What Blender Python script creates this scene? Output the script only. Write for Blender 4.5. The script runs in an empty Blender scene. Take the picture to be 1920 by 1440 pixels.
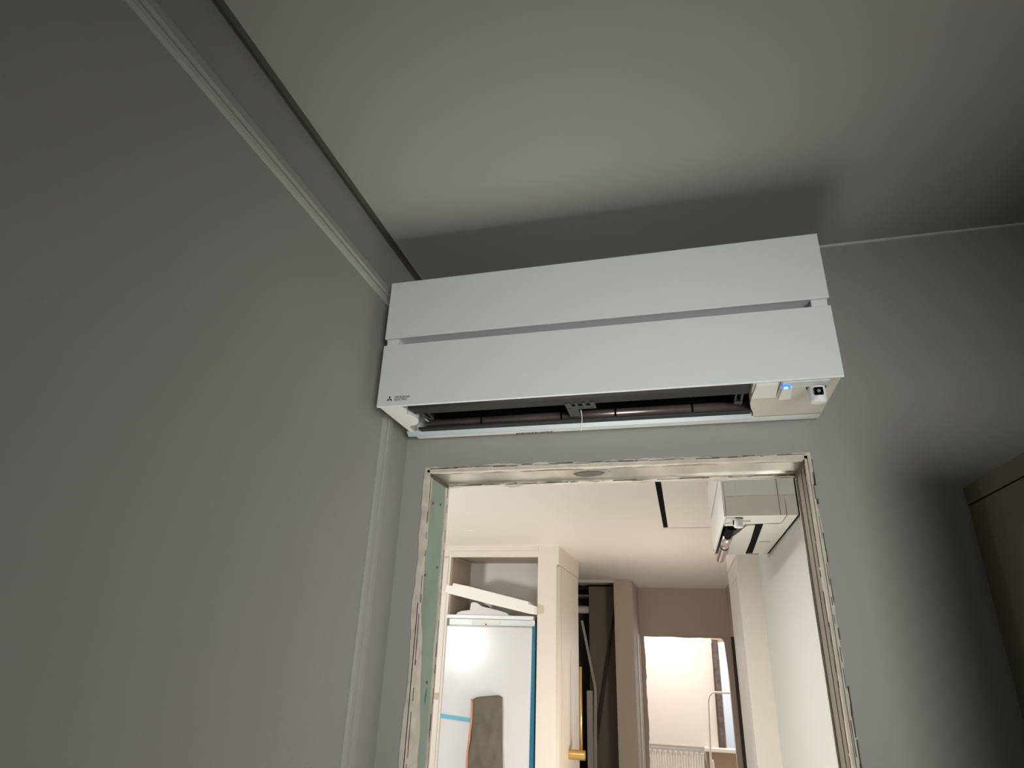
import bpy, bmesh, math, random
from mathutils import Matrix, Vector
random.seed(4)
S = bpy.context.scene
C = S.collection
PI = math.pi

# ------------------------------------------------------------ camera
R = ((0.967485868204021, 0.06939420056341143, 0.24321911880786992),
     (0.2508422703829373, -0.38641532136425677, -0.8875592119988907),
     (0.032392131986719995, 0.9197106307655268, -0.3912583614981688))
cam = bpy.data.objects.new('camera', bpy.data.cameras.new('camera'))
C.objects.link(cam)
M4 = Matrix(R).to_4x4()
M4.translation = Vector((0.62120207, -1.32701392, 1.69614229))
cam.matrix_world = M4
cam.data.sensor_width = 36
cam.data.lens = 1162.28 * 36 / 1920
cam.data.clip_start = 0.02
S.camera = cam
S.view_settings.view_transform = 'Standard'
S.view_settings.look = 'None'
S.view_settings.gamma = 1
S.view_settings.use_curve_mapping = False
S.view_settings.exposure = 0.0

# ------------------------------------------------------------ world: hazy daylight outside the windows
w = bpy.data.worlds.new('world'); S.world = w; w.use_nodes = True
nt = w.node_tree; nt.nodes.clear()
out = nt.nodes.new('ShaderNodeOutputWorld'); bg = nt.nodes.new('ShaderNodeBackground')
tc = nt.nodes.new('ShaderNodeTexCoord'); sx = nt.nodes.new('ShaderNodeSeparateXYZ'); cr = nt.nodes.new('ShaderNodeValToRGB')
mr = nt.nodes.new('ShaderNodeMapRange')
mr.inputs['From Min'].default_value = -0.2; mr.inputs['From Max'].default_value = 0.1
nt.links.new(tc.outputs['Generated'], sx.inputs[0]); nt.links.new(sx.outputs['Z'], mr.inputs['Value'])
nt.links.new(mr.outputs[0], cr.inputs[0]); nt.links.new(cr.outputs[0], bg.inputs[0]); nt.links.new(bg.outputs[0], out.inputs[0])
cr.color_ramp.elements[0].position = 0.15; cr.color_ramp.elements[0].color = (0.36, 0.42, 0.52, 1)
cr.color_ramp.elements[1].position = 0.62; cr.color_ramp.elements[1].color = (1, 1, 1, 1)
bg.inputs[1].default_value = 1.15

# ------------------------------------------------------------ lights
def area(name, loc, target, sx_, sy_, power, col, spread=180):
    l = bpy.data.lights.new(name, 'AREA'); l.shape = 'RECTANGLE'; l.size = sx_; l.size_y = sy_
    l.energy = power; l.color = col; l.spread = math.radians(spread)
    o = bpy.data.objects.new(name, l); C.objects.link(o); o.location = loc
    o.rotation_euler = (Vector(target) - Vector(loc)).to_track_quat('-Z', 'Y').to_euler()
    return o
# daylight through the tall window in the right wall, beyond the wardrobe
area('window_daylight', (1.76, -2.3, 1.45), (0.58, 0, 1.82), 1.0, 1.0, 5.0, (0.98, 1.0, 0.97), 51)
# next room: ceiling lamp hidden above the header and a floodlight on a stand, left on by the fitters
area('ceiling_panel_light', (-0.35, 0.80, 2.42), (-0.2, 0.95, 0), 0.35, 0.35, 42, (1.0, 0.97, 0.93), 150)
area('added_doorway_uplight', (0.47, 0.40, 0.10), (0.45, 0.30, 2.0), 0.7, 1.6, 2.8, (1.0, 0.99, 0.94), 40)  # unseen uplight added in the doorway to brighten the near ceiling
area('hall_work_lamp', (0.80, 3.10, 0.50), (-0.30, 4.1, 1.7), 0.3, 0.3, 15, (1.0, 0.88, 0.74), 150)
area('floodlight', (-2.0, 0.75, 1.72), (-0.6, 3.9, 2.05), 0.22, 0.22, 29, (1.0, 0.98, 0.95), 180)
# daylight in the far room
area('far_room_daylight', (1.7, 8.55, 1.3), (0.6, 7.6, 1.3), 0.9, 1.1, 14, (0.95, 0.97, 1.0))
area('far_room_ceiling_lamp', (0.3, 7.75, 2.38), (0.3, 8.0, 0), 0.3, 0.3, 24, (1.0, 0.93, 0.86))

# ------------------------------------------------------------ materials
def mat(name, col, rough=0.6, metal=0.0, noise=0.0, nscale=8, bump=0.0, bscale=300, spec=0.5, emit=None, estr=0, trans=0, coat=0, aniso=None):
    m = bpy.data.materials.new(name); m.use_nodes = True
    t = m.node_tree; b = t.nodes['Principled BSDF']
    b.inputs['Base Color'].default_value = (*col, 1); b.inputs['Roughness'].default_value = rough
    b.inputs['Metallic'].default_value = metal; b.inputs['Specular IOR Level'].default_value = spec
    b.inputs['Transmission Weight'].default_value = trans; b.inputs['Coat Weight'].default_value = coat
    if emit: b.inputs['Emission Color'].default_value = (*emit, 1); b.inputs['Emission Strength'].default_value = estr
    tcn = t.nodes.new('ShaderNodeTexCoord')
    if noise:
        n = t.nodes.new('ShaderNodeTexNoise'); n.inputs['Scale'].default_value = nscale; n.inputs['Detail'].default_value = 5
        mp = t.nodes.new('ShaderNodeMapping')
        if aniso: mp.inputs['Scale'].default_value = aniso
        t.links.new(tcn.outputs['Object'], mp.inputs[0]); t.links.new(mp.outputs[0], n.inputs['Vector'])
        r = t.nodes.new('ShaderNodeValToRGB')
        r.color_ramp.elements[0].position = 0.3; r.color_ramp.elements[1].position = 0.7
        r.color_ramp.elements[0].color = (*[c * (1 - noise) for c in col], 1)
        r.color_ramp.elements[1].color = (*[min(1, c * (1 + noise)) for c in col], 1)
        t.links.new(n.outputs[0], r.inputs[0]); t.links.new(r.outputs[0], b.inputs['Base Color'])
    if bump:
        n2 = t.nodes.new('ShaderNodeTexNoise'); n2.inputs['Scale'].default_value = bscale; n2.inputs['Detail'].default_value = 3
        bp = t.nodes.new('ShaderNodeBump'); bp.inputs['Strength'].default_value = bump; bp.inputs['Distance'].default_value = 0.001
        t.links.new(tcn.outputs['Object'], n2.inputs['Vector']); t.links.new(n2.outputs[0], bp.inputs['Height']); t.links.new(bp.outputs[0], b.inputs['Normal'])
    return m
PAINT = mat('greige_wall_paint', (0.335, 0.325, 0.295), 0.75, noise=0.02, nscale=3, bump=0.25, bscale=220)
CEIL = mat('grey_ceiling_paint', (0.34, 0.34, 0.31), 0.75, noise=0.02, nscale=3, bump=0.15, bscale=220)
TRIMP = mat('moulding_paint', (0.36, 0.35, 0.32), 0.55)
LWALL = mat('light_wall_paint', (0.50, 0.50, 0.465), 0.7, bump=0.15)
LCEIL = mat('light_ceiling_paint', (0.84, 0.80, 0.76), 0.5, bump=0.08, bscale=40)
FARP = mat('far_room_white_paint', (0.88, 0.84, 0.79), 0.7)
HALLP = mat('hall_beige_paint', (0.56, 0.48, 0.41), 0.7)
FLOOR = mat('floor_screed', (0.74, 0.72, 0.67), 0.6, noise=0.15, nscale=5)
CAB = mat('cream_cabinet_lacquer', (0.74, 0.69, 0.62), 0.4)
CABG = mat('grey_cabinet_lacquer', (0.55, 0.53, 0.49), 0.4)
CABW = mat('white_cabinet_interior', (0.86, 0.84, 0.80), 0.5)
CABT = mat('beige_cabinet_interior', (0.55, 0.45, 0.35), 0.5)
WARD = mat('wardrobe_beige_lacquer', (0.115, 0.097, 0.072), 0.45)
PLASTIC = mat('white_ac_plastic', (0.78, 0.79, 0.77), 0.35)
PLASTIC2 = mat('warm_white_ac_plastic', (0.74, 0.72, 0.67), 0.38)
BLUEVANE = mat('translucent_vane_plastic', (0.42, 0.48, 0.51), 0.3)
DARKP = mat('dark_grey_plastic', (0.014, 0.015, 0.014), 0.4, spec=0.3)
PLASTIC3 = mat('beige_ac_plastic', (0.60, 0.565, 0.49), 0.4)
BLACK = mat('black_void', (0.005, 0.005, 0.004), 0.9, spec=0.08)
MIDP = mat('mid_grey_plastic', (0.03, 0.032, 0.03), 0.4)
PINKM = mat('glossy_smoked_plastic', (0.55, 0.45, 0.42), 0.18, metal=0.7, noise=0.15, nscale=6)
SMOKE = mat('dark_smoked_vane', (0.26, 0.20, 0.18), 0.25, metal=0.6, noise=0.25, nscale=9)
LEDM = mat('blue_led', (0.1, 0.5, 1), 0.3, emit=(0.08, 0.55, 1.0), estr=9)
LEDR = mat('blue_led_ring', (0.05, 0.2, 0.8), 0.3, emit=(0.03, 0.13, 0.9), estr=1.6)
DISP = mat('smoky_display_strip', (0.60, 0.62, 0.60), 0.4)
INK = mat('dark_print', (0.02, 0.02, 0.02), 0.5)
INKG = mat('grey_print', (0.13, 0.12, 0.10), 0.6)
INKL = mat('faded_print', (0.30, 0.27, 0.23), 0.6)
GALV = mat('galvanised_steel', (0.72, 0.69, 0.62), 0.30, metal=0.9, noise=0.3, nscale=6, aniso=(1.6, .3, .3))
GALVR = mat('dusty_galvanised_steel', (0.30, 0.27, 0.225), 0.45, metal=0.6, noise=0.25, nscale=6, aniso=(1, 1, 0.25))
GREEN = mat('green_gypsum_board', (0.27, 0.34, 0.28), 0.85, noise=0.10, nscale=9)
GREEND = mat('torn_green_paper', (0.08, 0.15, 0.10), 0.9)
PLAST = mat('raw_plaster', (0.60, 0.54, 0.46), 0.9, noise=0.14, nscale=30, bump=0.8, bscale=90)
CRACK = mat('dark_gap', (0.10, 0.078, 0.06), 0.9)
STAIN = mat('black_smudge', (0.10, 0.09, 0.08), 0.6, noise=0.3, nscale=40)
GAPM = mat('dark_shadow_gap_profile', (0.11, 0.10, 0.082), 0.6)
FOAM = mat('white_polystyrene', (0.88, 0.87, 0.83), 0.8, bump=0.6, bscale=260)
FRIDGE = mat('glossy_white_fridge', (0.66, 0.67, 0.68), 0.22, coat=0.3)
FRIDGET = mat('fridge_top_trim', (0.76, 0.79, 0.82), 0.3)
TAPE = mat('light_blue_tape', (0.13, 0.42, 0.58), 0.4)
FILMB = mat('blue_protective_film', (0.02, 0.15, 0.25), 0.25)
CLOTH = mat('grey_brown_canvas', (0.135, 0.118, 0.094), 0.9, noise=0.12, nscale=14, bump=0.9, bscale=420)
ORANGE = mat('orange_piping', (0.62, 0.24, 0.14), 0.7)
GOLD = mat('brushed_brass', (0.66, 0.44, 0.16), 0.3, metal=0.9)
METALW = mat('white_enamel', (0.82, 0.78, 0.72), 0.4)
DARKW = mat('dark_closet_board', (0.22, 0.19, 0.155), 0.6)
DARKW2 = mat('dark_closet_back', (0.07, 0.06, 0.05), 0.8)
REVEAL = mat('unfinished_dark_reveal', (0.15, 0.12, 0.11), 0.8, noise=0.35, nscale=18)
BROWN = mat('shaded_wall_batten_brown', (0.42, 0.31, 0.21), 0.8)
GLASS = mat('window_glass', (1, 1, 1), 0.0, trans=1.0)
WOODL = mat('raw_wood_batten', (0.70, 0.52, 0.33), 0.7, noise=0.15, nscale=20)

# ------------------------------------------------------------ helpers
def obj(name, bm, m, parent=None, smooth=False, bevel=0.0, seg=2):
    me = bpy.data.meshes.new(name)
    bmesh.ops.recalc_face_normals(bm, faces=bm.faces)
    bm.to_mesh(me); bm.free()
    me.materials.append(m)
    o = bpy.data.objects.new(name, me); C.objects.link(o)
    if smooth:
        for p in me.polygons: p.use_smooth = True
    if bevel:
        b = o.modifiers.new('bevel', 'BEVEL'); b.width = bevel; b.segments = seg; b.limit_method = 'ANGLE'
    if parent: o.parent = parent
    return o
def bx(bm, x0, x1, y0, y1, z0, z1):
    vs = [bm.verts.new((x, y, z)) for z in (z0, z1) for y in (y0, y1) for x in (x0, x1)]
    for f in ((0, 2, 3, 1), (4, 5, 7, 6), (0, 1, 5, 4), (2, 6, 7, 3), (0, 4, 6, 2), (1, 3, 7, 5)):
        bm.faces.new([vs[i] for i in f])
    return bm
def boxes(*a):
    bm = bmesh.new()
    for b in a: bx(bm, *b)
    return bm
def prism(bm, pts, axis, a, b):
    """closed outline pts (2-D) pushed along an axis from a to b"""
    def P(u, v, t):
        return {'x': (t, u, v), 'y': (u, t, v), 'z': (u, v, t)}[axis]
    A = [bm.verts.new(P(u, v, a)) for u, v in pts]; B = [bm.verts.new(P(u, v, b)) for u, v in pts]
    n = len(pts)
    bm.faces.new(A); bm.faces.new(B[::-1])
    for i in range(n): bm.faces.new((A[i], B[i], B[(i + 1) % n], A[(i + 1) % n]))
    return bm
def pr(pts, axis, a, b): return prism(bmesh.new(), pts, axis, a, b)
def tube(bm, path, r, n=12):
    path = [Vector(p) for p in path]; rings = []
    up = Vector((0, 0, 1))
    for i, p in enumerate(path):
        d = (path[min(i + 1, len(path) - 1)] - path[max(i - 1, 0)]).normalized()
        a = d.cross(up)
        if a.length < 0.1: a = d.cross(Vector((0, 1, 0)))
        a.normalize(); b = d.cross(a).normalized()
        rr = r[i] if isinstance(r, (list, tuple)) else r
        rings.append([bm.verts.new(p + rr * (math.cos(2 * PI * k / n) * a + math.sin(2 * PI * k / n) * b)) for k in range(n)])
    for A, B in zip(rings, rings[1:]):
        for k in range(n): bm.faces.new((A[k], A[(k + 1) % n], B[(k + 1) % n], B[k]))
    bm.faces.new(rings[0]); bm.faces.new(rings[-1][::-1])
    return bm
def tb(path, r, n=12): return tube(bmesh.new(), path, r, n)
def thing(name, label, cat, loc=(0, 0, 0), rotz=0, group=None):
    o = bpy.data.objects.new(name, None); C.objects.link(o); o.empty_display_size = 0.05
    o.location = loc; o.rotation_euler = (0, 0, rotz); o['label'] = label; o['category'] = cat
    if group: o['group'] = group
    return o
def tag(o, label, cat, group=None):
    o['label'] = label; o['category'] = cat
    if group: o['group'] = group
    return o
def struct(name, bm, m, label=None, parent=None, **k):
    o = obj(name, bm, m, parent, **k)
    if not parent:
        o['kind'] = 'structure'
    if label: o['label'] = label
    return o
def sempty(name, label):
    o = bpy.data.objects.new(name, None); C.objects.link(o); o['kind'] = 'structure'; o['label'] = label
    return o

# ============================================================ ROOM SHELL
H = 2.572       # this room
HK = 2.45       # next room
XR = 1.78       # right wall of this room
YR = -3.3       # rear wall
DL, DR, DT, WT = 0.059, 0.885, 2.075, 0.137   # door opening and wall thickness
struct('floor', boxes((-3.4, XR + .1, .07, 10.2, -0.1, 0)), FLOOR, 'bare grey floor of the next rooms')
struct('floor_near', boxes((-.1, XR + .1, YR - .1, .07, -0.1, 0)), mat('grey_floor_covering', (.36, .35, .33), .6, noise=.1), 'grey floor of the near room')
struct('ceiling', boxes((0.019, XR + .1, YR - .1, 0.0, H, H + .1)), CEIL, 'grey painted ceiling of the near room')
struct('wall_left', boxes((-0.1, 0, YR - .1, 0, 0, H + .12)), PAINT, 'grey painted left wall of the near room')
struct('wall_far', boxes((-3.3, DL, 0, WT, 0, H + .12), (DR, XR + .1, 0, WT, 0, H + .12), (DL, DR, 0, WT, DT, H + .12)), PAINT,
       'grey wall with the doorway and the air conditioner')
WY0, WY1, WZ0, WZ1 = -2.95, -1.65, 0.35, 2.20
struct('wall_right', boxes((XR, XR + .1, YR - .1, WY0, 0, H + .12), (XR, XR + .1, WY1, 0, 0, H + .12), (XR, XR + .1, WY0, WY1, 0, WZ0), (XR, XR + .1, WY0, WY1, WZ1, H + .12)),
       PAINT, 'right wall of the near room with a tall window')
struct('wall_rear', boxes((-.1, XR + .1, YR - .1, YR, 0, H + .12)), PAINT, 'wall behind the camera')
wn = sempty('window_1', 'tall window in the right wall behind the camera')
obj('window_frame', boxes((XR + .03, XR + .08, WY0, WY0 + .05, WZ0, WZ1), (XR + .03, XR + .08, WY1 - .05, WY1, WZ0, WZ1),
    (XR + .03, XR + .08, WY0, WY1, WZ0, WZ0 + .05), (XR + .03, XR + .08, WY0, WY1, WZ1 - .05, WZ1)), METALW, wn)
# dark shadow-gap profile between the left wall and the ceiling
struct('trim_1', boxes((0.0, 0.019, YR, 0, H + .008, H + .03), (0.0, 0.002, YR, 0, H, H + .014)), GAPM, 'dark shadow gap between left wall and ceiling')
struct('trim_2', boxes((0.0, XR, -0.004, 0.0, H - .0045, H)), mat('white_caulk', (0.66, 0.65, 0.60), 0.6), 'thin pale caulk line where wall meets ceiling')

# wall moulding frame on the left wall (mitred profile)
def moulding():
    bm = bmesh.new()
    # profile: (offset inward from the outer edge, height off the wall)
    prof = [(0, 0), (0, .005), (.006, .008), (.010, .007), (.014, .0115), (.026, .0115), (.031, .008), (.036, .009), (.041, .006), (.044, 0)]
    Y0, Y1, Z0, Z1 = -3.1, -0.098, 0.35, 2.466
    loops = []
    for (d, h) in prof:
        loops.append([bm.verts.new((h, y, z)) for y, z in ((Y1 - d, Z1 - d), (Y1 - d, Z0 + d), (Y0 + d, Z0 + d), (Y0 + d, Z1 - d))])
    for A, B in zip(loops, loops[1:]):
        for k in range(4): bm.faces.new((A[k], A[(k + 1) % 4], B[(k + 1) % 4], B[k]))
    for k in range(4): bm.faces.new((loops[0][k], loops[-1][k], loops[-1][(k + 1) % 4], loops[0][(k + 1) % 4]))
    return bm
struct('trim_3', moulding(), TRIMP, 'painted rectangular moulding frame on the left wall')

# ------------------------------------------------------------ doorway lining (bare, unfinished)
door = sempty('door_1', 'unfinished doorway with bare metal studs, green board and ragged plaster')
def ragged(n, lo, hi, rough, seed):
    r = random.Random(seed); v = []; cur = 0
    for i in range(n):
        cur = 0.72 * cur + r.uniform(-1, 1) * rough
        v.append(min(hi, max(lo, (lo + hi) / 2 + cur)))
    return v
def ragged_strip(axis, a, b, edge0, widths, plane, t, n):
    """a strip along z or x (axis) from a to b; one straight edge, the other ragged; on reveal plane"""
    pts = [(a + (b - a) * i / (n - 1)) for i in range(n)]
    return pts
# left reveal: green board
gb = obj('gypsum_board', boxes((DL, DL + .0035, .022, .116, 0, DT - .012)), GREEN, door)
for (y, z) in ((.040, 2.005), (.088, 2.012), (.028, 1.84), (.098, 1.865), (.042, 1.60), (.09, 1.62), (.035, 1.33), (.095, 1.30), (.04, 1.0), (.09, 1.0)):
    bm = bmesh.new()
    r_ = bmesh.ops.create_cone(bm, cap_ends=True, segments=12, radius1=.0035, radius2=.003, depth=.001)
    bmesh.ops.rotate(bm, verts=bm.verts, cent=(0, 0, 0), matrix=Matrix.Rotation(PI / 2, 3, 'Y'))
    bmesh.ops.translate(bm, verts=bm.verts, vec=(DL + .004, y, z))
    obj('screw_head', bm, INK, gb)
obj('torn_patch', pr([(.030, 1.50), (.036, 1.512), (.037, 1.535), (.041, 1.553), (.033, 1.548), (.034, 1.53), (.028, 1.52)], 'x', DL + .0035, DL + .0042), GREEND, gb)
obj('torn_patch', pr([(.088, 1.575), (.093, 1.60), (.091, 1.61), (.085, 1.59)], 'x', DL + .0035, DL + .0042), GREEND, gb)
def vstrip(x, side, y_edge, sgn, wid, seed, z1, m, th=.004, name='plaster_edge', rough=.004, n=90):
    """plaster band on a reveal plane at x, from y_edge inward (sgn) with a ragged inner edge"""
    wv = ragged(n, wid * .45, wid * 1.5, rough, seed)
    pts = [(y_edge, 0.0)] + [(y_edge, z1)] + [(y_edge + sgn * wv[i], z1 * (1 - i / (n - 1))) for i in range(n)]
    a, b = (x, x + side * th)
    return obj(name, pr(pts, 'x', a, b), m, door)
vstrip(DL, 1, 0.0, 1, .020, 1, DT, PLAST, .0055)
vstrip(DL, 1, WT, -1, .017, 2, DT, PLAST, .0055)
# broad smear of plaster low on the green board
r_ = random.Random(9); sm = [(.0, 1.0)]
for i in range(40):
    z = 1.0 + .78 * i / 39
    sm.append((.058 * (1 - (i / 39) ** 5) + .012 * math.sin(i * .55) * (1 - i / 39) + r_.uniform(0, .005) + .012, z))
sm.append((.0, 1.78))
obj('plaster_smear', pr(sm, 'x', DL + .003, DL + .0048), PLAST, door)
# ragged face rim on the room side, all round
def rim_v(x, sgn, seed, z1):
    n = 120; wv = ragged(n, .002, .010, .0022, seed)
    pts = [(x, 0.0), (x, z1)] + [(x + sgn * wv[i], z1 * (1 - i / (n - 1))) for i in range(n)]
    return obj('plaster_edge', pr(pts, 'y', -.0025, 0.0), PLAST, door)
rim_v(DL, -1, 11, DT + .006); rim_v(DR, 1, 12, DT + .006)
n = 120; wv = ragged(n, .002, .009, .0022, 13)
obj('plaster_edge', pr([(DR, DT), (DL, DT)] + [(DL + (DR - DL) * i / (n - 1), DT + wv[i]) for i in range(n)], 'y', -.0025, 0.0), PLAST, door)
# cracks: thin broken dark lines along the board edge
def cracks(make, n, seed, name='crack'):
    r = random.Random(seed); bm = bmesh.new()
    for i in range(n):
        t0 = i / n + r.uniform(0, .3) / n; t1 = t0 + r.uniform(.2, 1.9) / n
        make(bm, t0, t1, r)
    return bm
def ck_left(bm, a, b, r):
    y = .009 + r.uniform(-.003, .003); bx(bm, DL + .005, DL + .0064, y, y + r.uniform(.0007, .0022), DT * (1 - b), DT * (1 - a))
obj('crack_line', cracks(ck_left, 46, 21), CRACK, door)
def ck_left2(bm, a, b, r):
    y = WT - .010 + r.uniform(-.003, .003); bx(bm, DL + .005, DL + .0062, y, y + r.uniform(.0005, .0014), DT * (1 - b), DT * (1 - a))
obj('crack_line', cracks(ck_left2, 40, 22), CRACK, door)
def ck_front(bm, a, b, r):
    x = DR + .004 + r.uniform(-.003, .004); bx(bm, x, x + r.uniform(.0005, .0020), -.0034, -.001, DT * (1 - b), DT * (1 - a))
obj('crack_line', cracks(ck_front, 70, 23), CRACK, door)
def ck_head(bm, a, b, r):
    z = DT + .002 + r.uniform(-.0012, .0014); bx(bm, DL + (DR - DL) * a, DL + (DR - DL) * b, -.0034, -.001, z, z + r.uniform(.0006, .0016))
obj('crack_line', cracks(ck_head, 26, 24), CRACK, door)
# header channel
hc = obj('header_channel', boxes((DL + .004, DR - .004, .020, .112, DT - .003, DT + .002), (DL + .004, DR - .004, .020, .0225, DT - .0065, DT - .003),
         (DL + .004, DR - .004, .1095, .112, DT - .0065, DT - .003)), GALV, door)
obj('corner_gap', boxes((DL + .002, DL + .0065, .004, .13, DT - .014, DT - .003), (DR - .0065, DR - .002, .004, .13, DT - .014, DT - .003)), CRACK, door)
st = [(.395, .066), (.41, .052), (.43, .046), (.455, .05), (.468, .062), (.46, .078), (.44, .09), (.415, .092), (.40, .082)]
obj('smudge', pr(st, 'z', DT - .0045, DT - .003), STAIN, hc)
st = [(.455, .04), (.475, .036), (.482, .055), (.478, .075), (.47, .06)]
obj('smudge', pr(st, 'z', DT - .0042, DT - .003), INKL, hc)
n = 80; wv = ragged(n, .010, .026, .005, 31)
obj('plaster_edge', pr([(DR, WT), (DL, WT)] + [(DL + (DR - DL) * i / (n - 1), WT - wv[i]) for i in range(n)], 'z', DT - .009, DT), PLAST, door)
wv = ragged(n, .010, .024, .004, 32)
obj('plaster_edge', pr([(DR, 0), (DL, 0)] + [(DL + (DR - DL) * i / (n - 1), wv[i]) for i in range(n)], 'z', DT - .006, DT), PLAST, door)
n = 60; wv = ragged(n, .003, .012, .003, 33)
obj('torn_paper', pr([(DL, DT), (DR, DT)] + [(DR + (DL - DR) * i / (n - 1), DT - .004 - wv[i] * (1.3 if i > 40 else .8)) for i in range(n)], 'y', WT - .003, WT), PLAST, door)
def ck_head2(bm, a, b, r):
    y = WT - .02 + r.uniform(-.004, .004); bx(bm, DL + (DR - DL) * a, DL + (DR - DL) * b, y, y + r.uniform(.001, .004), DT - .0098, DT - .0085)
obj('crack_line', cracks(ck_head2, 16, 25), CRACK, door)
# right reveal: bare stud
obj('jamb_stud', boxes((DR - .004, DR, .022, .116, 0, DT - .012), (DR - .0055, DR - .004, .022, .026, 0, DT - .012), (DR - .0055, DR - .004, .112, .116, 0, DT - .012),
    (DR - .0052, DR - .004, .060, .066, 0, DT - .012)), GALVR, door)
vstrip(DR, -1, 0.0, 1, .020, 41, DT, PLAST, .0055)
vstrip(DR, -1, WT, -1, .010, 42, DT, PLAST, .0050)
def ck_r(bm, a, b, r):
    y = .012 + r.uniform(-.004, .004); bx(bm, DR - .0064, DR - .005, y, y + r.uniform(.001, .004), DT * (1 - b), DT * (1 - a))
obj('crack_line', cracks(ck_r, 40, 26), CRACK, door)
obj('crack_line', boxes((DR - .006, DR - .004, .118, .123, 0, DT - .02)), CRACK, door)

# ============================================================ AIR CONDITIONERS
def text_mesh(body, size, m, name, parent, mtx, align='LEFT'):
    cu = bpy.data.curves.new(name, 'FONT'); cu.body = body; cu.size = size; cu.extrude = 0.0002; cu.align_x = align
    t = bpy.data.objects.new(name + '_curve', cu); C.objects.link(t)
    bpy.context.view_layer.update()
    me = bpy.data.meshes.new_from_object(t.evaluated_get(bpy.context.evaluated_depsgraph_get()))
    bpy.data.objects.remove(t)
    me.transform(mtx); me.materials.clear(); me.materials.append(m); me.name = name
    o = bpy.data.objects.new(name, me); C.objects.link(o); o.parent = parent
    return o
FW, FD, FH = 0.889, 0.233, 0.299
def front_m(x, z, y=-FD - .0003):     # text standing on the front panel, reading from -y
    return Matrix.Translation((x, y, z)) @ Matrix.Rotation(PI / 2, 4, 'X')
def under_m(x, y, z=-.0003, rot=0):   # text on the underside, read from below
    return Matrix.Translation((x, y, z)) @ Matrix.Rotation(rot, 4, 'Z') @ Matrix.Rotation(PI, 4, 'X')
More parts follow.
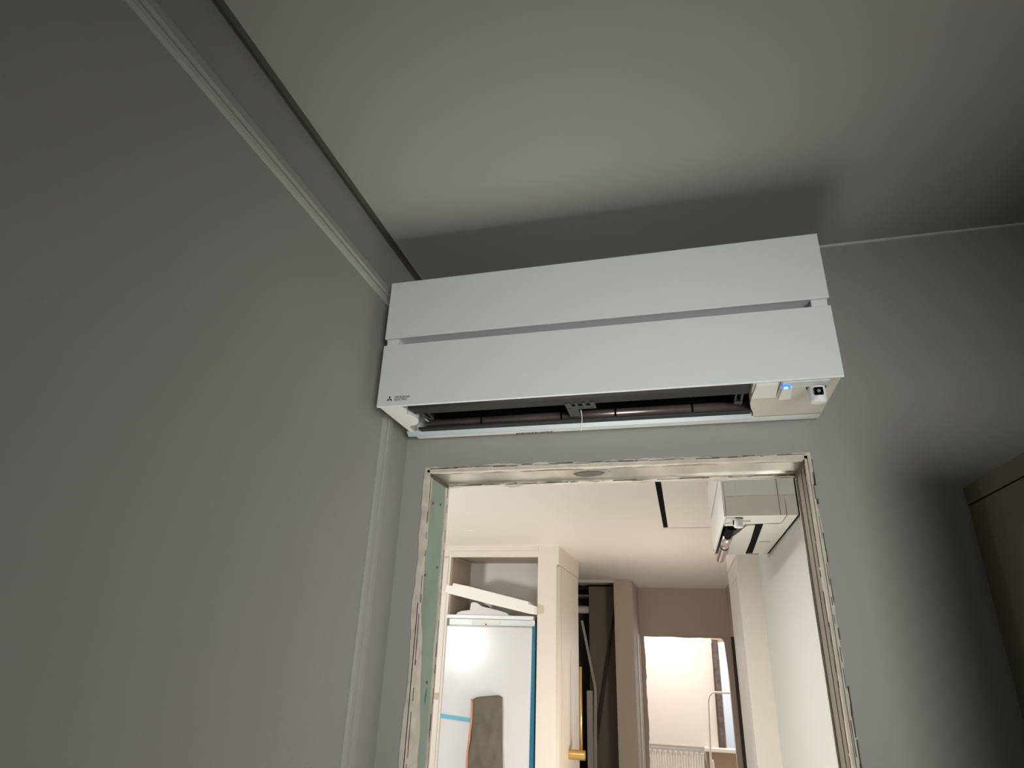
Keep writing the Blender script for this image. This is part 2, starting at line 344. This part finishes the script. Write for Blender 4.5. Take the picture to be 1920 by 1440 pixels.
def make_ac(label, loc, rotz, lowered=False):
    t = thing('air_conditioner', label, 'air conditioner', loc, rotz, 'wall air conditioners')
    P = lambda name, bm, m, **k: obj(name, bm, m, t, **k)
    P('mounting_plate', boxes((.012, FW - .012, -.008, 0, .005, FH - .006)), BLACK)
    # casing: core, front end pieces (seen in the slot), underside pieces
    bm = boxes((.003, FW - .003, -.188, -.008, .066, FH - .002),
               (.003, .031, -.226, -.188, 0.062, FH - .002), (FW - .031, FW - .003, -.226, -.188, 0.062, FH - .002),
               (.031, FW - .031, -.226, -.188, .1575, FH - .002), (.031, FW - .031, -.226, -.188, .062, .130))
    cas = P('casing', bm, PLASTIC, bevel=.0012)
    if lowered:
        obj('side_groove', boxes((FW - .0035, FW - .0022, -.0625, -.060, 0.002, FH - .01)), INKL, cas)
    # underside block at the right and left cheek, back strip
    cl = [(.003, -.2255), (.051, -.2255), (.053, -.213), (.0545, -.199), (.050, -.190), (.044, -.182), (.0435, -.172), (.050, -.168), (.0545, -.155), (.055, -.140), (.050, -.124), (.038, -.108),
          (.024, -.103), (.018, -.101), (.015, -.086), (.014, -.070), (.012, -.040), (.003, -.040)]
    P('left_cheek', pr(cl, 'z', 0, .066), PLASTIC2, bevel=.001)
    crr = [(FW - .003, -.2255), (.741, -.2255), (.741, -.19), (.744, -.14), (.744, -.118), (.748, -.09), (.754, -.064), (.756, -.040), (FW - .003, -.040)]
    P('right_underside_cover', pr(crr, 'z', 0, .066), PLASTIC2 if lowered else PLASTIC3, bevel=.0015)
    # back strip, its back edge rounded up to the wall
    prof = [(-.0445, 0), (-.011, 0), (-.0082, .002), (-.008, .006), (-.008, .066), (-.043, .066)]
    P('rear_underside_strip', pr(prof, 'x', .003, FW - .003), PLASTIC2, bevel=.001)
    # front panels
    P('upper_front_panel', boxes((0, FW, -FD, -.2265, .1565, FH)), PLASTIC, bevel=.0012)
    low = P('lower_front_panel', boxes((0, FW, -FD, -.2265, -.002, .1405)), PLASTIC, bevel=.0012)
    # slot between the panels: grip bulging forward at mid width
    n = 24; bm = bmesh.new(); A = []
    pts = [(.031 + (FW - .062) * i / n, -.2105 - .0 * i) for i in range(n + 1)]
    top = [(x, -.189) for x, _ in pts][::-1]
    prism(bm, [(x, -.2262 + .022 * math.sin(PI * i / n) ** .5) for i, (x, _) in enumerate(pts)] + top, 'z', .134, .1402)
    P('slot_grip', bm, PLASTIC)
    # logo: three diamonds with two lines of small type
    lg = bmesh.new(); cx, cz, s = .0285, .0140, .0062
    for k in range(3):
        a = PI / 2 + k * 2 * PI / 3
        d = Vector((math.cos(a), math.sin(a))); q = Vector((-d.y, d.x))
        pp = [Vector((0, 0)), d * s * .58 * 1.0 + q * s * .34, d * s * 1.16, d * s * .58 - q * s * .34]
        prism(lg, [(cx + v.x, cz + v.y) for v in pp], 'y', -FD - .0004, -FD + .001)
    obj('emblem', lg, INK, low)
    text_mesh('MITSUBISHI', .0066, INK, 'lettering', low, front_m(.0395, .0150))
    text_mesh('ELECTRIC', .0066, INK, 'lettering', low, front_m(.0395, .0094))
    # air duct: dark open box
    P('air_duct', boxes((.012, .756, -.2255, -.040, .0615, .066), (.012, .756, -.2262, -.2235, .001, .062), (.050, .756, -.0455, -.0446, .003, .062),
                        (.7535, .757, -.2255, -.040, .003, .062)), BLACK)
    if not lowered:
        P('upper_vane', pr([(-.212, .012), (-.192, .006), (-.158, .006), (-.150, .012), (-.158, .015), (-.192, .014)], 'x', .054, .738), DARKP, bevel=.0015)
        va = P('middle_vane', tb([(.046, -.0665, .016), (.748, -.0665, .016)], .0105, 20), SMOKE, smooth=True)
        for x in (.178, .36, .477, .635):
            obj('joint_ring', tb([(x, -.0665, .016), (x + .004, -.0665, .016)], .0116, 20), BLACK, va)
        P('lower_vane', pr([(-.081, .004), (-.078, .0005), (-.056, -.0005), (-.054, .003), (-.076, .005)], 'x', .030, .750), DARKP, bevel=.001)
        P('outlet_lip', pr([(-.064, .003), (-.062, .000), (-.050, -.0062), (-.0455, -.006), (-.0455, -.003), (-.054, .003)], 'x', -.006, .752), BLUEVANE, bevel=.0008)
        # bracket at mid width
        br = P('centre_bracket', boxes((.385, .398, -.168, -.150, .004, .03), (.405, .411, -.168, -.150, .004, .03), (.420, .428, -.168, -.150, .004, .03), (.436, .446, -.168, -.150, .004, .03),
                                       (.385, .446, -.150, -.134, .004, .03), (.385, .408, -.134, -.092, .004, .028)), MIDP, bevel=.001)
        for x, y in ((.391, -.141), (.412, -.143), (.421, -.143), (.438, -.143)):
            obj('screw_head', pr([(x + .002 * math.cos(a * PI / 4), y + .002 * math.sin(a * PI / 4)) for a in range(8)], 'z', .003, .0045), MIDP, br)
        P('end_bracket', boxes((.064, .070, -.165, -.108, .010, .05), (.076, .080, -.150, -.115, .012, .05), (.064, .080, -.118, -.108, .010, .02)), MIDP, bevel=.001)
        P('end_bracket', boxes((.716, .720, -.190, -.100, .010, .05), (.727, .732, -.175, -.088, .010, .05), (.716, .732, -.112, -.100, .008, .02)), MIDP, bevel=.001)
        P('chrome_pin', tb([(.066, -.128, .006), (.068, -.112, .006)], .002, 8), mat('chrome_pin', (.8, .78, .74), .2, metal=1))
        P('thread', tb([(.414, -.135, .002), (.411, -.10, -.002), (.404, -.060, -.006), (.401, -.046, -.009), (.400, -.044, -.013)], .0008, 6), METALW)
        # lamp strip
    else:
        # open louvre: white curved blade plus a smoked glossy one swung down
        vp = [(.738, -.152), (.739, -.1245), (.40, -.111), (.055, -.1035), (.055, -.176), (.25, -.184), (.381, -.186), (.46, -.187), (.53, -.182), (.607, -.168), (.68, -.160)]
        P('curved_vane', pr(vp, 'z', -.005, .012), PLASTIC2, bevel=.001)
        P('rear_louvre_cover', pr([(.741, -.098), (.741, -.0435), (.045, -.0435), (.045, -.072)], 'z', .0, .012), PLASTIC2)
        P('louvre_slot_dark_fill', pr([(.741, -.125), (.741, -.0985), (.045, -.0725), (.045, -.105)], 'z', .0015, .012), BLACK)  # solid black strip, stands for the shade inside the slot
        va = P('smoked_vane', tb([(.54, -.204, -.010), (.42, -.205, -.014), (.03, -.207, -.022)], .0165, 20), PINKM, smooth=True)
        obj('joint_ring', tb([(.36, -.205, -.0155), (.353, -.205, -.0155)], .0175, 20), BLACK, va)
        P('vane_arm', pr([(-.218, .004), (-.190, .004), (-.192, -.014), (-.200, -.020), (-.214, -.016)], 'x', .54, .735), BLACK, bevel=.001)
    # raised pads, display strip, led
    P('receiver_pad', pr([(.745, -.2245), (.782, -.2245), (.786, -.160), (.742, -.160)], 'z', -.006, .001), PLASTIC2, bevel=.0008)
    P('receiver_pad', pr([(.792, -.206), (.809, -.206), (.813, -.145), (.791, -.145)], 'z', -.006, .001), PLASTIC2, bevel=.0008)
    obj('pad_shadow_gap', boxes((.786, .7885, -.222, -.150, -.0006, .001)), INKG, t)
    P('display_strip', boxes((.790, .868, -.2245, -.197, -.0035, .001)), DISP, bevel=.0012)
    led = P('status_light', tb([(.797, -.207, -.0030), (.797, -.207, -.0062)], .0078, 20), DISP if lowered else LEDR)
    obj('light_core', tb([(.797, -.207, -.0060), (.797, -.207, -.0072)], .0036, 16), DISP if lowered else LEDM, led)
    # motion sensor hanging under the right end
    n = 24
    sc = P('sensor_housing', tb([(.851, -.188, .001), (.851, -.188, -.027), (.851, -.188, -.0305), (.851, -.188, -.032)], [.0148, .0150, .0135, .009], 28), PLASTIC, smooth=True)
    em = sc.modifiers.new('edge', 'EDGE_SPLIT'); em.split_angle = math.radians(50)
    obj('sensor_window', pr([(.8435, -.0205), (.8435, -.0085), (.845, -.007), (.857, -.007), (.8585, -.0085), (.8585, -.0205), (.857, -.022), (.845, -.022)], 'y', -.2042, -.199), BLACK, sc, bevel=.0006)
    obj('sensor_lens', tb([(.851, -.2040, -.0145), (.851, -.2056, -.0145)], [.0034, .0018], 14), INKL, sc)
    obj('sensor_collar', tb([(.851, -.188, -.0005), (.851, -.188, -.003)], .0168, 28), DARKP, sc)
    return t
ac1 = make_ac('white wall air conditioner with a lit blue light mounted above the doorway', (0.030, 0, 2.150), 0)
ac2 = make_ac('white wall air conditioner with open louvre seen end-on through the doorway', (1.0, 1.68, 2.110), -PI / 2, True)
# printed notices on the undersides
def notice(t, x, y, wd, rows, rot, seed, m):
    r = random.Random(seed); bm = bmesh.new()
    for j in range(rows):
        u = 0
        while u < wd:
            l = r.uniform(.002, .007)
            if rot: bx(bm, x + j * .0052, x + j * .0052 + .003, y + u, y + min(u + l, wd), -.0008, .0002)
            else: bx(bm, x + u, x + min(u + l, wd), y + j * .0042, y + j * .0042 + .0024, -.0008, .0002)
            u += l + r.uniform(.001, .003)
    obj('printed_notice', bm, m, t)
notice(ac1, .246, -.0175, .052, 2, False, 3, INKG)
notice(ac1, .302, -.0165, .030, 1, False, 4, INK)
notice(ac2, .36, -.075, .040, 3, True, 5, INKL)

# ============================================================ WARDROBE at the right of this room
wd = thing('wardrobe', 'beige built-in wardrobe against the right wall of the dim near room', 'wardrobe', (1.145, 0, 0))
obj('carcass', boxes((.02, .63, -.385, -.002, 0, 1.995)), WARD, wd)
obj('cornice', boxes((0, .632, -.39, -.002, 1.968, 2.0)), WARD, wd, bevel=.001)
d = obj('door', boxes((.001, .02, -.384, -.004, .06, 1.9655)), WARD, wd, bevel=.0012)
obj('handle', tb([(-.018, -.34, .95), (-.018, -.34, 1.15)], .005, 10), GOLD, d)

# ============================================================ NEXT ROOM SHELL
struct('wall_kitchen_right', boxes((1.0, 1.18, WT, 2.10, 0, H)), LWALL, 'light grey wall that carries the second air conditioner')
struct('wall_kitchen_left', boxes((-3.3, -3.2, WT, 4.75, 0, H)), LWALL, 'left wall of the next room')
struct('wall_kitchen_back', boxes((-3.3, -.47, 4.22, 4.36, 0, H)), LWALL, 'wall behind the tall cabinets')
# ceiling with an open slot beside the access hatch
struct('ceiling_kitchen', boxes((-3.3, .528, WT, 7.1, HK, HK + .05), (.528, 1.3, 2.902, 7.1, HK, HK + .05), (.528, 1.3, WT, 1.10, HK, HK + .05),
       (.557, 1.3, 1.10, 2.888, HK, HK + .05), (.500, .557, 1.05, 2.95, HK + .10, HK + .12)), LCEIL, 'bright ceiling of the next room')
struct('trim_4', boxes((.5285, .5565, 1.10, 2.9015, HK + .006, HK + .06), (.5565, 1.1, 2.8885, 2.9015, HK + .001, HK + .06)), BLACK, 'dark slot and seam beside the ceiling hatch')
for (x, y, r) in ((-.81, 2.945, .055), (.527, 4.03, .05), (.60, 5.71, .05)):
    o = obj('ceiling_cover', tb([(x, y, HK), (x, y, HK - .003)], r, 32), LCEIL)
    tag(o, {2.945: 'small flush round ceiling cover nearest the doorway, at left', 4.03: 'small flush round ceiling cover below the hatch, middle of three', 5.71: 'small flush round ceiling cover farthest down the hall'}[y], 'ceiling cover', 'round ceiling covers')
# hall
struct('wall_hall_right', boxes((1.135, 1.3, 2.10, 5.55, 0, H), (1.135, 1.3, 5.55, 7.1, 1.90, H)), HALLP, 'right wall of the hall with a dark opening')
struct('wall_hall_dark_liner', boxes((2.0, 2.1, 5.4, 7.2, 0, H), (1.3, 2.1, 5.3, 5.4, 0, H), (1.14, 2.1, 7.06, 7.099, 0, 1.9)), DARKW2, 'dark liner coloured as the shade behind the hall opening')  # liner walls coloured dark to give the opening its shade
OL, OR_, OT = .108, 1.060, 1.885
struct('wall_hall_end', boxes((-3.3, OL, 7.1, 7.25, 0, H), (OR_ + .02, 2.6, 7.1, 7.25, 0, H), (OL, OR_ + .02, 7.1, 7.25, OT, H)), HALLP, 'beige end wall of the hall with a doorway to the bright room')
dd = sempty('door_2', 'rough doorway at the end of the hall')
n = 70; wv = ragged(n, .004, .022, .005, 51)
obj('plaster_edge', pr([(OL, 0), (OL, OT)] + [(OL + wv[i], OT * (1 - i / (n - 1))) for i in range(n)], 'y', 7.095, 7.12), HALLP, dd)
n = 50; wv = ragged(n, .002, .010, .002, 52)
obj('plaster_edge', pr([(OR_, OT), (OL, OT)] + [(OL + (OR_ - OL) * i / (n - 1), OT - wv[i]) for i in range(n)], 'y', 7.095, 7.12), HALLP, dd)
obj('corner_plaster', pr([(OR_ - .05, OT), (OR_ - .02, OT - .012), (OR_ + .0, OT - .05), (OR_ + .03, 1.2), (OR_ + .045, 0), (OR_ + .08, 0), (OR_ + .08, OT)], 'y', 7.095, 7.12), HALLP, dd)

# far bright room: wall, ceiling, window
FB = 8.6
struct('wall_bright_back', boxes((-1.5, .955, FB, FB + .15, 0, 2.6), (.955, 2.5, FB, FB + .15, 0, .52), (.955, 2.5, FB, FB + .15, 1.92, 2.6), (2.3, 2.5, FB, FB + .15, .5, 2)), FARP, 'bright white wall of the far room')
struct('wall_bright_sides', boxes((-1.6, -1.5, 7.25, FB + .1, 0, 2.6), (2.5, 2.6, 7.25, FB + .1, 0, 2.6)), FARP)
struct('ceiling_bright', boxes((-1.6, 2.6, 7.25, FB + .1, HK, HK + .1)), FARP)
wb = sempty('window_2', 'bright far window with an unfinished dark reveal')
r_ = random.Random(6)
pts = [(1.040, .56), (1.046, 1.30), (1.050, 1.89), (.960, 1.915)] + [(.962 + r_.uniform(-.004, .006) - .006 * i / 24, 1.88 - (1.88 - .56) * i / 24) for i in range(25)]
obj('window_reveal', pr(pts, 'y', FB - .012, FB + .02), REVEAL, wb)
obj('reveal_core', pr([(.944, .56), (.968, .56), (.972, 1.85), (.960, 1.85)], 'y', FB - .016, FB - .010), CRACK, wb)
obj('window_frame', boxes((1.040, 1.052, FB + .02, FB + .06, .56, 1.88), (1.04, 2.3, FB + .02, FB + .06, 1.862, 1.9), (2.26, 2.3, FB + .02, FB + .06, .56, 1.9)), METALW, wb)
obj('head_batten', boxes((.955, 2.3, FB - .02, FB + .02, 1.895, 1.925)), WOODL, wb)
obj('window_sill', boxes((.755, 2.3, FB - .16, FB + .02, .520, .560)), METALW, wb, bevel=.004)
obj('shaded_sill_wall', boxes((.775, 2.3, FB - .02, FB - .001, 0, .520)), BROWN, wb)  # unpainted wall under the sill; its shade is put into the brown
# radiator
rd = thing('radiator', 'white panel radiator under the bright wall of the far room', 'radiator', (-.15, FB - .12, .10))
bm = boxes((0, .89, .03, .10, 0, .39))
for i in range(26): bx(bm, .01 + i * .0345, .028 + i * .0345, .015, .03, .02, .37)
obj('panel', bm, METALW, rd, bevel=.002)
bm = bmesh.new()
for i in range(13): bx(bm, .012 + i * .068, .030 + i * .068, .0, .11, .395, .408)
for j in range(3): bx(bm, 0, .89, .005 + j * .045, .013 + j * .045, .400, .412)
obj('top_grille', bm, mat('grey_grille', (.45, .44, .46), .5), rd)
o = obj('pipe_cover', boxes((-.2, .76, FB - .011, FB - .001, .545, .560)), METALW)
tag(o, 'thin white ledge on the bright wall just above the radiator', 'ledge')
# step ladder rail
ld = thing('step_ladder', 'white step ladder with bent tube rail standing before the far window', 'ladder', (1.05, 7.8, 0))
X0 = -.235
pth = [(X0 - .01, 0, 0), (X0 - .008, 0, .45), (X0 + .03, 0, 1.16)]
for k in range(1, 9):
    a = PI - k * PI / 16
    pth.append((X0 + .03 + .085 + .085 * math.cos(a), 0, 1.16 + .10 * math.sin(a)))
q = [(-x + .30, y, z) for x, y, z in pth[::-1]]
obj('hand_rail', tb(pth + q, .013, 12), METALW, ld, smooth=True)
for z in (.16, .36):
    obj('step', boxes((X0 + .03, .30, -.02 - (.36 - z) * .3, .10 - (.36 - z) * .3, z, z + .025)), METALW, ld)
for s in (X0 + .02, .31):
    obj('leg', tb([(s, .08, .5), (s, .30, 0)], .011, 10), METALW, ld)
    obj('leg', tb([(s + .002, -.02, .5), (s + .002, -.20, 0)], .011, 10), METALW, ld)
# raw batten left of the sill
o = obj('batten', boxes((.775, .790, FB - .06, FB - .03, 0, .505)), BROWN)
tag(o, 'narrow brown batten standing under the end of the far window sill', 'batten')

# ============================================================ CABINETS IN THE NEXT ROOM
YF = 3.6
# tall unit at far left, mostly behind the door jamb
c1 = thing('tall_cabinet', 'cream tall cabinet at the left of the fridge, partly hidden by the door jamb', 'cabinet', (-1.83, YF, 0))
obj('body', boxes((0, .62, .02, .60, 0, HK)), CAB, c1)
for z0, z1 in ((.1, 1.318), (1.362, 2.36)):
    obj('door', boxes((.003, .618, -.002, .02, z0, z1)), CAB, c1, bevel=.0015)
obj('grip_rail', boxes((.003, .618, .008, .02, 1.318, 1.362)), CABT, c1)
obj('filler_panel', boxes((.003, .62, -.002, .02, 2.364, HK)), CAB, c1)
# fridge housing with open niche over the fridge
c2 = thing('fridge_housing', 'cream cabinet surround with an open niche above the white fridge', 'cabinet', (-1.21, YF, 0))
obj('side_panel', boxes((0, .018, 0, .60, 0, HK)), CAB, c2)
obj('left_lining', boxes((.018, .026, .02, .58, 1.0, 2.365)), CABT, c2)
obj('back_panel', boxes((.018, .745, .50, .52, 0, 2.45)), CABW, c2)
obj('niche_top', boxes((.018, .745, .0185, .50, 2.375, 2.40)), CABT, c2)
obj('header_panel', boxes((.018, .745, 0, .018, 2.362, 2.4115)), CAB, c2)
obj('ceiling_strip', boxes((.0, .745, -.008, .018, 2.412, HK)), CAB, c2)
# pantry with brass pull
c3 = thing('pantry_cabinet', 'cream tall pantry right of the fridge with a brass pull handle', 'cabinet', (-.30, YF, 0))
obj('body', boxes((-.165, -.018, .0, 1.0, 0, HK)), CAB, c3)
dr = obj('door', boxes((-.018, -.001, .03, .97, .1, 2.30)), CAB, c3, bevel=.0012)
obj('filler_panel', boxes((-.018, -.0005, 0, 1.0, 2.304, HK)), CAB, c3)
obj('groove', boxes((-.001, .0002, .115, .119, .12, 2.29)), CABT, dr)
h = obj('pull_handle', tb([(.094, .45, .94), (.094, .45, 1.575)], .0105, 14), GOLD, dr, smooth=True)
obj('handle_mount', tb([(-.001, .45, .965), (.122, .45, .965)], .034, 28), GOLD, h)
# right hand cabinet beyond the second air conditioner
c4 = thing('tall_cabinet', 'cream tall cabinet end panel standing beyond the second air conditioner', 'cabinet', (.895, 2.10, 0))
obj('end_panel', boxes((0, .24, 0, .018, 0, HK - .001)), CAB, c4)
obj('body', boxes((.018, .24, .018, .72, 0, HK - .001)), CAB, c4)
obj('filler_panel', boxes((.0, .018, .018, .72, 2.165, HK - .001)), CAB, c4)
dr = obj('door', boxes((.0005, .018, .022, .717, .1, 2.16)), CABG, c4, bevel=.001)
obj('door_frame_moulding', boxes((-.003, .001, .09, .105, .2, 2.08), (-.003, .001, .63, .645, .2, 2.08), (-.003, .001, .105, .63, 2.065, 2.08)), CABG, dr)

# fridge
fr = thing('fridge', 'white fridge in the cabinet surround with blue film on its edge', 'fridge', (-1.185, YF, 0))
W_ = .690
obj('body', boxes((.004, W_ - .004, .03, .48, .05, 1.885)), FRIDGE, fr)
obj('top_plate', boxes((-.010, W_ + .002, -.015, .48, 1.895, 1.922)), FRIDGET, fr, bevel=.003)
tp = obj('hinge_strip', boxes((.012, W_ + .010, .002, .03, 1.848, 1.893)), FRIDGET, fr, bevel=.002)
obj('cover_plate', boxes((.20, .43, -.002, .004, 1.855, 1.888)), FOAM, tp, bevel=.002)
obj('hole', tb([(.315, -.004, 1.856), (.315, .003, 1.856)], .006, 12), INKG, tp)
obj('door', boxes((0, W_, -.02, .03, .62, 1.842)), FRIDGE, fr, bevel=.008, seg=3)
obj('freezer_door', boxes((0, W_, -.02, .03, .08, .612)), FRIDGE, fr, bevel=.008, seg=3)
obj('protective_film', pr([(W_ - .003, 1.85), (W_ + .020, 1.85), (W_ + .022, .1), (W_ - .012, .1)], 'y', -.021, .02), FILMB, fr)
tpx = obj('blue_tape', pr([(0, 1.228), (.30, 1.208), (.30, 1.180), (0, 1.200)], 'y', -.0235, -.019), TAPE, fr)
tpx['label'] = 'light blue tape across the fridge door'

# grey bag hanging on the fridge front
def bag():
    bm = bmesh.new(); nz, nx = 40, 14
    L = [(-.935, 1.352), (-.945, .60)]; Rr = [(-.716, 1.372), (-.680, .60)]
    front = []; back = []
    for i in range(nz + 1):
        v = i / nz; rf = []; rb = []
        for j in range(nx + 1):
            u = j / nx
            xl = -.935 - .014 * v + .006 * math.sin(v * 9); xr = -.712 + .035 * v
            x = xl + (xr - xl) * u
            ztop = 1.345 + .030 * u ** .7 - .014 * (abs(2 * u - 1) ** 8)
            z = ztop - v * .75
            bulge = .012 + .016 * math.sin(PI * u) ** .5 * min(1, v * 6 + .15)
            wr = .007 * math.sin(14 * v + 5 * u + 2 * math.sin(9 * u)) + .004 * math.sin(31 * v - 8 * u)
            rf.append(bm.verts.new((x, YF - .028 - bulge - wr * min(1, v * 5), z)))
            rb.append(bm.verts.new((x, YF - .026, z)))
        front.append(rf); back.append(rb)
    for G in (front, back):
        for i in range(nz):
            for j in range(nx): bm.faces.new((G[i][j], G[i][j + 1], G[i + 1][j + 1], G[i + 1][j]))
    for i in range(nz):
        for j in (0, nx): bm.faces.new((front[i][j], front[i + 1][j], back[i + 1][j], back[i][j]))
    for j in range(nx):
        for i in (0, nz): bm.faces.new((front[i][j], front[i][j + 1], back[i][j + 1], back[i][j]))
    return bm
bg_ = thing('fabric_bag', 'grey brown canvas bag with orange piping hanging against the white fridge door', 'bag', (0, 0, 0))
obj('cloth', bag(), CLOTH, bg_, smooth=True)
obj('piping', tb([(-.938 - .014 * v / 20 + .006 * math.sin(v / 20 * 9), YF - .045, 1.34 - .75 * v / 20) for v in range(21)], .0075, 10), ORANGE, bg_, smooth=True)

# polystyrene packing pieces in the niche
f1 = pr([(-1.190, 2.085), (-1.181, 2.138), (-1.131, 2.128), (-1.128, 2.151), (-1.0, 2.128), (-.516, 2.022), (-.512, 2.004), (-.466, 1.992), (-.467, 1.935), (-.514, 1.937), (-.80, 1.995), (-1.162, 2.072)], 'y', 3.50, 3.93)
tag(obj('foam_packing', f1, FOAM, bevel=.004), 'long white polystyrene packing piece leaning tilted in the niche over the fridge', 'packing foam', 'packing foam in the niche')
f2 = pr([(-1.146, 1.922), (-1.13, 1.940), (-1.105, 1.952), (-1.028, 1.962), (-1.022, 2.014), (-1.008, 2.022), (-.974, 2.018), (-.93, 1.990), (-.80, 1.965), (-.72, 1.945), (-.70, 1.922)], 'y', 3.66, 3.96)
tag(obj('foam_packing', f2, FOAM, bevel=.004), 'lower white polystyrene piece lying flat on the fridge top', 'packing foam', 'packing foam in the niche')

# ============================================================ HALL CLOSET
YC = 6.15
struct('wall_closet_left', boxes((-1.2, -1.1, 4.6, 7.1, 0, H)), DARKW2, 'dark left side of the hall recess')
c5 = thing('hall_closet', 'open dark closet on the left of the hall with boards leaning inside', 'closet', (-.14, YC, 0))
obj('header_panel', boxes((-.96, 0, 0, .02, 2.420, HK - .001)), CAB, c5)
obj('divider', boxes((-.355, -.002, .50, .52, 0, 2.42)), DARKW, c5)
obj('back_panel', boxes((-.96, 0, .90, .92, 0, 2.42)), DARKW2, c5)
obj('side_panel', boxes((0, .205, 0, .94, 0, HK - .001)), HALLP, c5)
obj('shelf', boxes((-.96, -.36, .45, .88, 2.30, 2.32)), DARKW, c5)
obj('inner_panel', boxes((-.60, -.585, .25, .88, 0, 2.0)), DARKW, c5)
cas = obj('door_casing', boxes((.205, .219, .42, .49, 0, 1.90), (.205, .213, .84, .90, 0, 1.90)), CAB, c5, bevel=.003)
tag(obj('duct_pipe', tb([(-.95, 6.72, 2.155), (-.50, 6.72, 2.155)], .045, 20), METALW, smooth=True), 'pale horizontal pipe high inside the dark hall closet', 'pipe')
tag(obj('board', pr([(-.175, 2.25), (-.155, 2.25), (-.44, .60), (-.47, .60)], 'y', 6.58, 6.62), DARKW2), 'dark narrow board leaning diagonally in the hall closet', 'board', 'boards leaning in the closet')
tag(obj('board', pr([(-.575, 2.02), (-.548, 2.02), (-.40, 1.3), (-.415, 0.3), (-.45, .3), (-.43, 1.3)], 'y', 6.50, 6.52), CABG), 'thin bent pale strip leaning at the left inside the hall closet', 'board', 'boards leaning in the closet')
tag(obj('box', boxes((-.50, -.44, 6.40, 6.48, 0, 1.28)), CABG), 'narrow pale carton standing in the hall closet behind the brass handle', 'box')
